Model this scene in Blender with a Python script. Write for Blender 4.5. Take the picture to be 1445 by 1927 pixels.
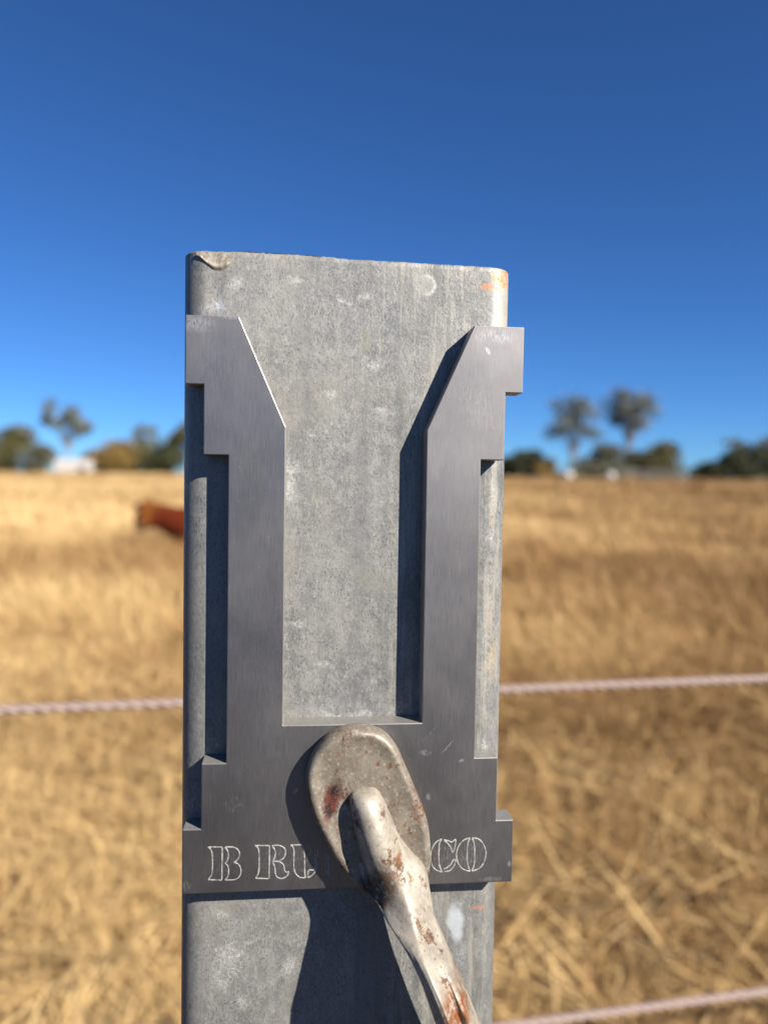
import bpy, bmesh, math, random
import numpy as np
from mathutils import Vector, Matrix, noise as mnoise

for o in list(bpy.data.objects):
    bpy.data.objects.remove(o)
scene = bpy.context.scene
COL = scene.collection
rad = math.radians

# ------------------------------------------------------------------ camera
F_PX, CX, CY = 1447.0, 722.5, 963.5          # photo is 1445 x 1927
CAM = Vector((0, 0, 1.30))
PITCH, ROLL = rad(2.25), rad(0.9)


def ray(px, py):
    x = (px - CX) / F_PX
    y = -(py - CY) / F_PX
    c, s = math.cos(ROLL), math.sin(ROLL)
    x, y = c * x - s * y, s * x + c * y
    cp, sp = math.cos(PITCH), math.sin(PITCH)
    return Vector((x, cp + y * sp, -sp + y * cp))


cam_d = bpy.data.cameras.new('camera')
cam = bpy.data.objects.new('camera', cam_d)
COL.objects.link(cam)
right = (ray(CX + 100, CY) - ray(CX, CY)).normalized()
up = (ray(CX, CY - 100) - ray(CX, CY)).normalized()
back = -ray(CX, CY).normalized()
m = Matrix((right, up, back)).transposed().to_4x4()
m.translation = CAM
cam.matrix_world = m
cam_d.sensor_fit = 'HORIZONTAL'
cam_d.sensor_width = 36.0
cam_d.lens = 36.0 * F_PX / 1445.0
cam_d.clip_start = 0.01
cam_d.clip_end = 6000
cam_d.dof.use_dof = True
cam_d.dof.focus_distance = 0.240
cam_d.dof.aperture_fstop = 9.0
scene.camera = cam

# ------------------------------------------------------------------ light
YAW = rad(6.0)                                # the post's face, right side farther
FACE_D = 0.248                                # post face distance on the axis
SUN_LOCAL = Vector((7.6, -8.0, 7.0))          # along face, out of face (-), up
ux = Vector((math.cos(YAW), math.sin(YAW), 0))
un = Vector((-math.sin(YAW), math.cos(YAW), 0))      # into the post
sun_dir = (ux * SUN_LOCAL.x + un * SUN_LOCAL.y + Vector((0, 0, SUN_LOCAL.z))).normalized()
sun_el = math.asin(sun_dir.z)
sun_az = math.atan2(sun_dir.x, sun_dir.y)

w = bpy.data.worlds.new('World')
scene.world = w
w.use_nodes = True
nt = w.node_tree
nt.nodes.clear()
sky = nt.nodes.new('ShaderNodeTexSky')
sky.sky_type = 'NISHITA'
sky.sun_disc = False
sky.sun_elevation = sun_el
sky.sun_rotation = sun_az
sky.altitude = 2500
sky.air_density = 1.0
sky.dust_density = 0.0
sky.ozone_density = 6.0
bg = nt.nodes.new('ShaderNodeBackground')
bg.inputs['Strength'].default_value = 0.054
wo = nt.nodes.new('ShaderNodeOutputWorld')
tint = nt.nodes.new('ShaderNodeMix')            # deep clear winter blue, the whole sky alike
tint.data_type = 'RGBA'
tint.blend_type = 'MULTIPLY'
tint.inputs[0].default_value = 1.0
tint.inputs[7].default_value = (0.415, 0.685, 0.955, 1.0)
nt.links.new(sky.outputs[0], tint.inputs[6])
nt.links.new(tint.outputs[2], bg.inputs[0])
nt.links.new(bg.outputs[0], wo.inputs[0])

sd = bpy.data.lights.new('sun', 'SUN')
sd.energy = 5.0
sd.angle = rad(0.53)
sd.color = (1.0, 0.93, 0.82)
so = bpy.data.objects.new('sun', sd)
so.rotation_euler = sun_dir.to_track_quat('Z', 'Y').to_euler()
so.location = (3, -3, 6)
COL.objects.link(so)

scene.view_settings.view_transform = 'Standard'
scene.view_settings.look = 'None'
scene.view_settings.exposure = 1.25
scene.view_settings.gamma = 1.0

# ------------------------------------------------------------------ helpers


def setp(o, label=None, cat=None, group=None, kind=None):
    if label: o['label'] = label
    if cat: o['category'] = cat
    if group: o['group'] = group
    if kind: o['kind'] = kind
    return o


def empty(name, loc, rz=0.0):
    o = bpy.data.objects.new(name, None)
    o.empty_display_size = 0.1
    o.location = loc
    o.rotation_euler = (0, 0, rz)
    COL.objects.link(o)
    return o


def link(name, me, mat, parent=None):
    o = bpy.data.objects.new(name, me)
    if mat:
        me.materials.append(mat)
    COL.objects.link(o)
    if parent:
        o.parent = parent
    return o


def bm_obj(name, bm, mat, parent=None, smooth=None):
    bmesh.ops.recalc_face_normals(bm, faces=bm.faces)
    me = bpy.data.meshes.new(name)
    bm.to_mesh(me)
    bm.free()
    if smooth is not None:
        me.polygons.foreach_set('use_smooth', [True] * len(me.polygons))
        me.set_sharp_from_angle(angle=rad(smooth))
    return link(name, me, mat, parent)


def np_mesh(name, verts, faces_flat, sizes, mat, parent=None, attr=None):
    me = bpy.data.meshes.new(name)
    nv, nl, nf = len(verts), len(faces_flat), len(sizes)
    me.vertices.add(nv)
    me.loops.add(nl)
    me.polygons.add(nf)
    me.vertices.foreach_set('co', np.asarray(verts, dtype=np.float32).ravel())
    me.loops.foreach_set('vertex_index', np.asarray(faces_flat, dtype=np.int32))
    st = np.zeros(nf, dtype=np.int32)
    st[1:] = np.cumsum(sizes)[:-1]
    me.polygons.foreach_set('loop_start', st)
    me.polygons.foreach_set('loop_total', np.asarray(sizes, dtype=np.int32))
    if attr is not None:
        a = me.attributes.new('tint', 'FLOAT', 'POINT')
        a.data.foreach_set('value', np.asarray(attr, dtype=np.float32))
    me.update()
    me.validate()
    return link(name, me, mat, parent)


# ---- node helpers
class G:
    def __init__(self, name):
        self.mat = bpy.data.materials.new(name)
        self.mat.use_nodes = True
        self.t = self.mat.node_tree
        self.b = self.t.nodes['Principled BSDF']
        tc = self.t.nodes.new('ShaderNodeTexCoord')
        self.obj = tc.outputs['Object']

    def new(self, k, **kw):
        n = self.t.nodes.new(k)
        for a, v in kw.items():
            setattr(n, a, v)
        return n

    def put(self, sock, v):
        if isinstance(v, bpy.types.NodeSocket):
            self.t.links.new(v, sock)
        elif v is not None:
            if isinstance(v, (tuple, list)) and len(v) == 3 and len(sock.default_value) == 4:
                v = (*v, 1.0)
            sock.default_value = v

    def math(self, op, a, b=None, c=None, clamp=False):
        n = self.new('ShaderNodeMath', operation=op, use_clamp=clamp)
        self.put(n.inputs[0], a)
        self.put(n.inputs[1], b)
        self.put(n.inputs[2], c)
        return n.outputs[0]

    def vmath(self, op, a, b=None):
        n = self.new('ShaderNodeVectorMath', operation=op)
        self.put(n.inputs[0], a)
        self.put(n.inputs[1], b)
        return n.outputs[0]

    def noise(self, vec, scale, detail=3, rough=0.55, dist=0.0, col=False):
        n = self.new('ShaderNodeTexNoise')
        self.put(n.inputs['Vector'], vec)
        n.inputs['Scale'].default_value = scale
        n.inputs['Detail'].default_value = detail
        n.inputs['Roughness'].default_value = rough
        n.inputs['Distortion'].default_value = dist
        return n.outputs['Color' if col else 'Fac']

    def scale(self, vec, s):
        return self.vmath('MULTIPLY', vec, s)

    def ramp(self, fac, a, b, lo=0.0, hi=1.0, smooth=True):
        n = self.new('ShaderNodeMapRange', interpolation_type='SMOOTHSTEP' if smooth else 'LINEAR')
        self.put(n.inputs[0], fac)
        n.inputs[1].default_value = a
        n.inputs[2].default_value = b
        n.inputs[3].default_value = lo
        n.inputs[4].default_value = hi
        return n.outputs[0]

    def mix(self, fac, a, b, mode='MIX'):
        n = self.new('ShaderNodeMix', data_type='RGBA', blend_type=mode)
        self.put(n.inputs[0], fac)
        self.put(n.inputs[6], a)
        self.put(n.inputs[7], b)
        return n.outputs[2]

    def bump(self, h, strength, dist, normal=None):
        n = self.new('ShaderNodeBump')
        n.inputs['Strength'].default_value = strength
        n.inputs['Distance'].default_value = dist
        self.put(n.inputs['Height'], h)
        if normal is not None:
            self.put(n.inputs['Normal'], normal)
        return n.outputs[0]

    def blob(self, vec, c, r, soft=0.5, wob=None, wobs=0.0, rot=0.0):
        """soft ellipse mask in the x-z plane of object space"""
        v = vec
        if wob is not None:
            d = self.vmath('SUBTRACT', wob, (0.5, 0.5, 0.5))
            v = self.vmath('ADD', v, self.vmath('MULTIPLY', d, (wobs, 0, wobs)))
        v = self.vmath('SUBTRACT', v, (c[0], 0, c[1]))
        if rot:
            n = self.new('ShaderNodeVectorRotate', rotation_type='Y_AXIS')
            self.put(n.inputs['Vector'], v)
            n.inputs['Angle'].default_value = rot
            v = n.outputs[0]
        v = self.vmath('MULTIPLY', v, (1 / r[0], 0, 1 / r[1]))
        ln = self.new('ShaderNodeVectorMath', operation='LENGTH')
        self.put(ln.inputs[0], v)
        return self.ramp(ln.outputs['Value'], 1.0, 1.0 - soft)

    def set(self, tone=1.0, **kw):
        if tone != 1.0 and isinstance(kw.get('Base Color'), bpy.types.NodeSocket):
            kw['Base Color'] = self.mix(1.0, kw['Base Color'], (tone, tone, tone), 'MULTIPLY')
        for k, v in kw.items():
            self.put(self.b.inputs[k], v)
        return self.mat


# face coordinates: u along the post face, v = world z minus camera height, h out of the face
P0 = Vector((0, FACE_D, CAM.z))


def UV(px, py, h=0.0):
    r = ray(px, py)
    p0 = P0 - un * h
    t = un.dot(p0 - CAM) / un.dot(r)
    p = CAM + r * t - p0
    return p.dot(ux), p.z


POST_U = -0.0116          # centre of the post along the face
POST_W = 0.0527           # half width
TOP_L, TOP_R = 0.0711, 0.0699


def local_post(px, py, h=0.0):
    """pixel -> (x, z) in the post's own object space"""
    u, v = UV(px, py, h)
    return (u - POST_U, v + CAM.z)


# ------------------------------------------------------------------ ground
def sstep(a, b, x):
    t = np.clip((x - a) / (b - a), 0, 1)
    return t * t * (3 - 2 * t)


CREST = 105.0


def gz(x, y):
    x = np.asarray(x, dtype=float)
    y = np.asarray(y, dtype=float)
    s = sstep(3, CREST, y)
    z = 1.80 * s + 0.0055 * np.clip(x, -120, 120) * s
    z = z + 0.05 * np.sin(x * 0.9 + 1.3 * np.sin(y * 0.31)) * np.sin(y * 0.55 + 0.6) * sstep(3, 12, y)
    z = z - 0.022 * np.clip(y - CREST, 0, None)
    z = z - 0.02 * np.clip(-y - 60, 0, None)
    z = z - 0.02 * np.clip(np.abs(x) - 200, 0, None)
    return z


def ground_material():
    g = G('dry_ground')
    p = g.obj
    n1 = g.noise(p, 14, 5, 0.65)
    n2 = g.noise(p, 1.1, 4, 0.6)
    n3 = g.noise(g.scale(p, (0.25, 0.6, 1)), 0.22, 4, 0.6)
    st = g.noise(g.scale(p, (1, 0.3, 1)), 60, 4, 0.7)
    c = g.mix(g.ramp(n1, .3, .7), (.075, .040, .014), (.21, .118, .043))
    c = g.mix(g.ramp(n2, .45, .7, 0, .6), c, (.33, .20, .075))
    c = g.mix(g.ramp(n3, .48, .66, 0, .55), c, (.19, .10, .036))
    c = g.mix(g.ramp(st, .52, .72, 0, .5), c, (.40, .26, .105))
    # dark earth added out of view on the near side, to cut bounced light
    sep = g.new('ShaderNodeSeparateXYZ')
    g.put(sep.inputs[0], p)
    edge = g.math('ADD', sep.outputs[1], g.math('MULTIPLY', g.math('SUBTRACT', n2, .5), .8))
    c = g.mix(g.ramp(edge, 1.1, .5), c, g.mix(n1, (.045, .034, .026), (.10, .075, .055)))
    h = g.math('ADD', n1, g.math('MULTIPLY', st, .6))
    return g.set(.84, **{'Base Color': c, 'Roughness': 0.95, 'Normal': g.bump(h, .9, .05),
                    'Specular IOR Level': .15})


def build_ground():
    xs = np.concatenate([-np.geomspace(3000, 30, 22), np.linspace(-28, 28, 113), np.geomspace(30, 3000, 22)])
    ys = np.concatenate([-np.geomspace(3000, 6, 22), np.linspace(-5, 40, 91), np.linspace(41, 130, 60), np.geomspace(135, 3500, 26)])
    X, Y = np.meshgrid(xs, ys)
    Z = gz(X, Y)
    V = np.stack([X, Y, Z], -1).reshape(-1, 3)
    ny, nx = X.shape
    i = np.arange(nx * ny).reshape(ny, nx)
    q = np.stack([i[:-1, :-1], i[:-1, 1:], i[1:, 1:], i[1:, :-1]], -1).reshape(-1, 4)
    o = np_mesh('ground', V, q.ravel(), np.full(len(q), 4), ground_material())
    o.data.polygons.foreach_set('use_smooth', [True] * len(o.data.polygons))
    setp(o, 'dry straw coloured paddock rising gently to a tree line', 'ground', kind='structure')


build_ground()


# ------------------------------------------------------------------ grass
def vnoise(x, y, s, seed=0):
    """cheap smooth value noise on numpy arrays"""
    r = np.random.RandomState(seed)
    tab = r.rand(256, 256)
    fx, fy = x * s + 1000.3, y * s + 1000.7
    ix, iy = np.floor(fx).astype(int), np.floor(fy).astype(int)
    tx, ty = fx - ix, fy - iy
    tx, ty = tx * tx * (3 - 2 * tx), ty * ty * (3 - 2 * ty)
    a, b = tab[ix % 256, iy % 256], tab[(ix + 1) % 256, iy % 256]
    c, d = tab[ix % 256, (iy + 1) % 256], tab[(ix + 1) % 256, (iy + 1) % 256]
    return (a * (1 - tx) + b * tx) * (1 - ty) + (c * (1 - tx) + d * tx) * ty


def straw_material():
    g = G('dry_grass')
    a = g.new('ShaderNodeAttribute', attribute_name='tint').outputs['Fac']
    r = g.new('ShaderNodeValToRGB')
    g.put(r.inputs[0], a)
    e = r.color_ramp.elements
    e[0].position, e[0].color = 0.0, (.060, .030, .010, 1)
    e[1].position, e[1].color = 1.0, (.56, .395, .185, 1)
    for p, c in ((.25, (.145, .077, .028, 1)), (.5, (.260, .150, .058, 1)), (.75, (.395, .250, .106, 1))):
        x = e.new(p)
        x.color = c
    tr = g.new('ShaderNodeBsdfTranslucent')
    g.put(tr.inputs['Color'], r.outputs[0])
    mx = g.new('ShaderNodeMixShader')
    mx.inputs[0].default_value = .22
    g.set(**{'Base Color': r.outputs[0], 'Roughness': .6, 'Specular IOR Level': .25})
    g.t.links.new(g.b.outputs[0], mx.inputs[1])
    g.t.links.new(tr.outputs[0], mx.inputs[2])
    g.t.links.new(mx.outputs[0], g.t.nodes['Material Output'].inputs['Surface'])
    return g.mat


STRAW = straw_material()


def blades(x, y, length, lean, az, width, bend, tint, z0=0.0):
    """curved 2-segment blades, 5 verts each"""
    n = len(x)
    z = gz(x, y) + z0
    base = np.stack([x, y, z], -1)
    d = np.stack([np.cos(az), np.sin(az), np.zeros(n)], -1)
    side = np.stack([-np.sin(az), np.cos(az), np.zeros(n)], -1)
    rot = np.random.RandomState(5).rand(n) * 2 * np.pi
    side = side * np.cos(rot)[:, None] + d * np.sin(rot)[:, None]
    l1 = np.clip(lean, 0, 1.5)
    l2 = np.clip(lean + bend, 0, 1.62)
    up_ = np.array([0, 0, 1.0])
    mid = base + (d * np.sin(l1)[:, None] + up_ * np.cos(l1)[:, None]) * (length * .55)[:, None]
    tip = mid + (d * np.sin(l2)[:, None] + up_ * np.cos(l2)[:, None]) * (length * .45)[:, None]
    s = side * width[:, None] * .5
    V = np.stack([base - s, base + s, mid + s * .9, mid - s * .9, tip], 1).reshape(-1, 3)
    i = np.arange(n)[:, None] * 5
    q = i + np.array([0, 1, 2, 3])
    t = i + np.array([3, 2, 4])
    faces = np.concatenate([q, t], 1).ravel()
    sizes = np.tile([4, 3], n)
    return V, faces, sizes, np.repeat(tint, 5)


def build_grass(name, label, sets):
    Vs, Fs, Ss, Ts, off = [], [], [], [], 0
    for V, f_, s_, t_ in sets:
        Vs.append(V); Fs.append(f_ + off); Ss.append(s_); Ts.append(t_)
        off += len(V)
    o = np_mesh(name, np.concatenate(Vs), np.concatenate(Fs), np.concatenate(Ss), STRAW, attr=np.concatenate(Ts))
    setp(o, label, 'grass', kind='stuff')
    return o


def sample(rs, n, y0, y1, power, spread=0.95, pad=0.8):
    t = rs.rand(n)
    if power == 1:
        y = y0 * (y1 / y0) ** t
    else:
        k = 1 - power
        y = (y0 ** k + t * (y1 ** k - y0 ** k)) ** (1 / k)
    x = (rs.rand(n) * 2 - 1) * (y * spread * .72 + pad)
    return x, y


rs = np.random.RandomState(11)


def tint_of(x, y, n):
    t = .08 + .50 * vnoise(x * .7, y, .75, 3) + .42 * vnoise(x * .5, y, .19, 4) + .22 * vnoise(x, y, 3.0, 6) + .30 * (rs.rand(n) - .5)
    return t - .19 * np.clip(x / (y * .45 + .3), -.7, 1)


# short standing stubble close by
n = 105000
x, y = sample(rs, n, 1.1, 9, 1.3)
keep = vnoise(x, y, 3.2, 8) + .5 * rs.rand(n) > .66
x, y = x[keep], y[keep]
n = len(x)
A = blades(x, y, rs.uniform(.05, .22, n), rs.gamma(2.6, .30, n), rs.rand(n) * 6.283, rs.uniform(.003, .008, n),
           rs.uniform(0, .3, n), np.clip(tint_of(x, y, n) - .06 + .35 * (rs.rand(n) - .5), 0, 1))
# lying straw
n = 34000
x, y = sample(rs, n, 1.1, 10, 1.35)
az = rs.rand(n) * 6.283
B = blades(x, y, rs.gamma(3, .06, n) + .06, rs.uniform(1.2, 1.5, n), az, rs.uniform(.004, .012, n),
           rs.uniform(-.1, .1, n), np.clip(tint_of(x, y, n) + rs.uniform(-.35, .38, n), 0, 1), rs.uniform(.005, .09, n))
# a few pale broad straws and stems
n = 520
x, y = sample(rs, n, 1.2, 6, 1.0)
Cc = blades(x, y, rs.uniform(.16, .42, n), rs.uniform(1.15, 1.5, n), rs.normal(.35, .7, n) + np.pi * (rs.rand(n) > .5),
            rs.uniform(.006, .013, n), rs.uniform(-.05, .15, n), np.clip(rs.normal(.92, .10, n), 0, 1), rs.uniform(.03, .13, n))
build_grass('dry_grass', 'dry straw and stubble lying thick over the near paddock', [A, B, Cc])
# taller standing grass in the middle field
n = 150000
x, y = sample(rs, n, 4.2, 30, 1.15)
hh = .20 + .30 * vnoise(x, y, .8, 21)
hh = hh * sstep(3.5, 8, y)
keep = rs.rand(n) < (.35 + .9 * vnoise(x, y, .9, 22))
x, y, hh = x[keep], y[keep], hh[keep]
n = len(x)
D = blades(x, y, hh * rs.uniform(.6, 1.25, n) + .05, rs.gamma(2.4, .26, n), rs.normal(2.6, 1.0, n), .003 + .0010 * y,
           rs.uniform(.1, .9, n), np.clip(tint_of(x, y, n) + .12, 0, 1))
n = 110000
x, y = sample(rs, n, 26, CREST + 6, 1.0)
hh = .22 + .30 * vnoise(x, y, .35, 31)
E_ = blades(x, y, hh * rs.uniform(.6, 1.2, n), rs.gamma(2, .2, n), rs.rand(n) * 6.283, .010 + .0014 * y,
            rs.uniform(.1, .8, n), np.clip(tint_of(x * .5, y * .5, n) + .10, 0, 1))
build_grass('tall_dry_grass', 'standing pale dry grass across the paddock beyond the ropes', [D, E_])


# ------------------------------------------------------------------ trees and bushes
def foliage_material(name, dark, light):
    g = G(name)
    a = g.new('ShaderNodeAttribute', attribute_name='tint').outputs['Fac']
    c = g.mix(a, dark, light)
    return g.set(**{'Base Color': c, 'Roughness': .55, 'Specular IOR Level': .3})


FOL = {
    'gum': foliage_material('gum_leaves', (.075, .085, .068), (.20, .21, .17)),
    'olive': foliage_material('olive_leaves', (.035, .038, .012), (.135, .115, .04)),
    'dark': foliage_material('dark_leaves', (.012, .017, .007), (.06, .062, .02)),
    'gold': foliage_material('golden_leaves', (.10, .065, .018), (.27, .175, .05)),
    'grey': foliage_material('grey_leaves', (.05, .05, .032), (.15, .14, .085)),
}


def bark_material():
    g = G('pale_bark')
    n = g.noise(g.scale(g.obj, (1, 1, .2)), 6, 4, .6)
    return g.set(**{'Base Color': g.mix(n, (.12, .10, .08), (.34, .30, .26)), 'Roughness': .9})


BARK = bark_material()


def limb(bm, pts, r0, r1, seg=7):
    rings = []
    n = len(pts)
    for i, p in enumerate(pts):
        p = Vector(p)
        a = Vector(pts[max(0, i - 1)])
        b = Vector(pts[min(n - 1, i + 1)])
        d = (b - a).normalized()
        s = d.orthogonal().normalized()
        t = d.cross(s)
        r = r0 + (r1 - r0) * i / (n - 1)
        rings.append([bm.verts.new(p + (s * math.cos(6.2832 * k / seg) + t * math.sin(6.2832 * k / seg)) * r) for k in range(seg)])
    for i in range(n - 1):
        for k in range(seg):
            bm.faces.new((rings[i][k], rings[i][(k + 1) % seg], rings[i + 1][(k + 1) % seg], rings[i + 1][k]))
    bm.faces.new(rings[0][::-1])
    bm.faces.new(rings[-1])


def make_tree(name, label, px, half, top, crown_bot, depth, kind, seed, n_leaf=3800, lobes=9, leaf=.26, solid=False, second=None, group=None):
    """px/top/crown_bot/half are photo pixels; depth is the distance in metres"""
    r = np.random.RandomState(seed)
    S = depth / F_PX
    p = CAM + ray(px, 900) * (depth / ray(px, 900).y)
    x0, y0 = p.x, depth
    z0 = float(gz(x0, y0)) - .1
    ztop = (CAM + ray(px, top) * (depth / ray(px, top).y)).z - z0
    zbot = (CAM + ray(px, crown_bot) * (depth / ray(px, crown_bot).y)).z - z0
    zbot = .1 if solid else zbot
    R = half * S
    root = empty(name, (x0, y0, z0))
    bm = bmesh.new()
    H = ztop - zbot
    centres = []
    for k in range(lobes):
        a = 6.283 * (k + r.rand() * .7) / lobes
        q = r.rand() ** .6
        if solid:
            zz = zbot + H * (.08 + .62 * r.rand() * (1 - .35 * q))
            rr = H * r.uniform(.26, .42)
        else:
            zz = zbot + H * (.18 + .68 * r.rand())
            rr = min(H, 2 * R) * r.uniform(.11, .26)
        if solid and k < 4:
            q *= .5
            rr = H * r.uniform(.28, .38)
            zz = ztop - rr * r.uniform(.80, 1.05)
        sp_ = .74 if solid else .90
        centres.append((R * sp_ * q * math.cos(a), R * sp_ * q * math.sin(a), zz, rr))
    fork = max(zbot * .75, ztop * .22)
    lean = r.uniform(-.4, .4)
    trunk = [(0, 0, 0), (lean * .3, 0, fork * .5), (lean * .7, .1, fork)]
    tr = max(.10, ztop * .017)
    limb(bm, trunk, tr * 1.25, tr * .8)
    for (cx, cy, cz, cr) in centres:
        a = Vector(trunk[-1])
        b = Vector((cx, cy, cz))
        mid = a.lerp(b, .5) + Vector((r.normal(0, .15), r.normal(0, .15), .18 * (cz - fork)))
        limb(bm, [a - Vector((0, 0, .2)), mid, b], tr * .45, tr * .12, 5)
    bm_obj('trunk', bm, BARK, root, 60)
    # leaves spread in the lobes
    per = n_leaf // len(centres)
    Cs = []
    tint = []
    for (cx, cy, cz, cr) in centres:
        v = r.normal(size=(per, 3))
        v /= np.linalg.norm(v, axis=1)[:, None]
        d = r.rand(per) ** (.45 if solid else .66)
        c = np.array([cx, cy, cz]) + v * (cr * d)[:, None] * np.array([1.15, 1.15, .85])
        if solid:
            c[:, 2] = np.maximum(c[:, 2], .05 + r.rand(per) * .3)
        Cs.append(c)
        tint.append(np.clip(r.normal(.42, .22, per) + r.normal(0, .10), 0, 1))
    c = np.concatenate(Cs)
    n = len(c)
    a = r.normal(size=(n, 3)); a /= np.linalg.norm(a, axis=1)[:, None]
    b = np.cross(a, r.normal(size=(n, 3))); b /= np.linalg.norm(b, axis=1)[:, None]
    sz = leaf * r.uniform(.6, 1.4, n)[:, None]
    V = np.stack([c - a * sz, c + b * sz * .42, c + a * sz, c - b * sz * .42], 1).reshape(-1, 3)
    np_mesh('crown', V, np.arange(n * 4), np.full(n, 4), FOL[kind], root, np.repeat(np.concatenate(tint), 4))
    setp(root, label, 'tree' if 'tree' in name else 'bush', group)
    return root


GT = 'trees and bushes along the crest'
make_tree('olive_tree', 'bushy olive green tree at the far left edge', 8, 84, 796, 880, 112, 'olive', 1, 6000, 14, .30, True, group=GT)
make_tree('grey_bush', 'small grey green bush beside the far left tree', 76, 32, 834, 886, 110, 'grey', 2, 2600, 9, .24, True, group=GT)
make_tree('gum_tree', 'slender gum tree rising behind the white shed', 124, 48, 748, 826, 122, 'gum', 3, 3300, 17, .25, group=GT)
make_tree('golden_bush', 'golden brown spreading bush right of the white shed', 212, 66, 826, 884, 113, 'gold', 4, 6000, 15, .28, True, group=GT)
make_tree('thin_tree', 'grey green treetop poking above the golden bush', 268, 30, 792, 846, 124, 'gum', 5, 1700, 10, .25, group=GT)
make_tree('olive_bush', 'olive bush between the golden and dark bushes left of the post', 262, 46, 832, 884, 116, 'olive', 17, 4600, 12, .27, True, group=GT)
make_tree('dark_bush', 'dark green bush just left of the post', 310, 50, 830, 884, 111, 'dark', 6, 4800, 13, .27, True, group=GT)
make_tree('gum_tree', 'taller gum tree half hidden by the left post edge', 350, 40, 784, 858, 120, 'olive', 7, 3000, 14, .27, group=GT)
make_tree('dark_bush', 'dark bush with gold tips right beside the post', 982, 66, 844, 896, 111, 'dark', 8, 5600, 14, .28, True, group=GT)
make_tree('golden_bush', 'small golden bush between dark bush and left white tank', 1028, 30, 864, 900, 108, 'gold', 9, 2200, 8, .22, True, group=GT)
make_tree('gum_tree', 'leaning sparse gum tree above the left white tank', 1078, 50, 732, 838, 122, 'gum', 10, 3400, 18, .25, group=GT)
make_tree('gum_tree', 'tallest round crowned gum tree on the right', 1182, 50, 714, 818, 124, 'gum', 11, 4200, 20, .26, group=GT)
make_tree('olive_bush', 'brown green bush under the tallest gum', 1138, 56, 830, 898, 114, 'grey', 12, 5200, 14, .27, True, group=GT)
make_tree('grey_bush', 'low grey bush between the brown green and rounded bushes', 1190, 44, 842, 898, 117, 'grey', 18, 4000, 11, .26, True, group=GT)
make_tree('olive_bush', 'rounded green bush right of the tallest gum', 1242, 54, 827, 898, 115, 'olive', 13, 5200, 14, .27, True, group=GT)
make_tree('dark_bush', 'wide dark bush at the right edge', 1392, 92, 836, 902, 112, 'dark', 14, 8000, 18, .29, True, group=GT)
make_tree('dark_bush', 'low dark bush at the left foot of the wide dark bush', 1334, 34, 866, 902, 110, 'dark', 19, 2400, 9, .24, True, group=GT)
make_tree('thin_tree', 'wispy treetop above the wide dark bush', 1386, 26, 820, 864, 120, 'gum', 15, 1300, 9, .23, group=GT)
make_tree('olive_tree', 'green tree cut by the right edge of the picture', 1452, 34, 818, 890, 118, 'olive', 16, 3800, 11, .27, True, group=GT)


# ------------------------------------------------------------------ far white things
def simple_mat(name, col, rough=.5, metal=0.0, sc=3.0, var=.15):
    g = G(name)
    n = g.noise(g.obj, sc, 4, .6)
    c2 = tuple(v * (1 - var) for v in col)
    return g.set(**{'Base Color': g.mix(n, c2, col), 'Roughness': rough, 'Metallic': metal})


WHITE = simple_mat('white_painted_sheet', (.42, .395, .36))
TANKW = simple_mat('dusty_white_tank', (.38, .36, .33))
GREYM = simple_mat('weathered_grey', (.17, .16, .14), .8)
DARKG = simple_mat('dark_opening', (.03, .03, .03), .6)


def at(px, py, depth):
    r = ray(px, py)
    return CAM + r * (depth / r.y)


def box(bm, x0, x1, y0, y1, z0, z1):
    vs = [bm.verts.new((x, y, z)) for x in (x0, x1) for y in (y0, y1) for z in (z0, z1)]
    for f in ((0, 1, 3, 2), (4, 6, 7, 5), (0, 4, 5, 1), (2, 3, 7, 6), (0, 2, 6, 4), (1, 5, 7, 3)):
        bm.faces.new([vs[i] for i in f])


def shed():
    p = at(141, 888, 106)
    z0 = float(gz(p.x, 106)) - .05
    root = empty('shed', (p.x, 106, z0), rad(14))
    W, L, h, rdg = 2.3, 1.8, 1.25, 2.15
    bm = bmesh.new()
    box(bm, -W, W, -L, L, -.3, h)
    bm_obj('wall', bm, WHITE, root)
    bm = bmesh.new()
    prof = [(-L - .15, h), (0, rdg), (L + .15, h), (L + .15, h + .07), (0, rdg + .08), (-L - .15, h + .07)]
    e = [[bm.verts.new((sx * (W + .12), a, b)) for a, b in prof] for sx in (-1, 1)]
    for i in range(6):
        bm.faces.new((e[0][i], e[0][(i + 1) % 6], e[1][(i + 1) % 6], e[1][i]))
    bm.faces.new(e[0]); bm.faces.new(e[1])
    bm_obj('roof', bm, WHITE, root)
    for sx in (-1, 1):
        bm = bmesh.new()
        fr = [[bm.verts.new((sx * (W - dd), a, b)) for a, b in ((-L, h), (0, rdg - .02), (L, h))] for dd in (0, .06)]
        bm.faces.new(fr[0]); bm.faces.new(fr[1])
        for i in range(3):
            bm.faces.new((fr[0][i], fr[0][(i + 1) % 3], fr[1][(i + 1) % 3], fr[1][i]))
        bm_obj('gable', bm, WHITE, root)
    bm = bmesh.new()
    box(bm, .6, 1.7, -L - .02, -L + .02, -.2, 1.05)
    bm_obj('door', bm, DARKG, root)
    setp(root, 'low white shed on the crest between the left trees', 'shed')


shed()


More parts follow.
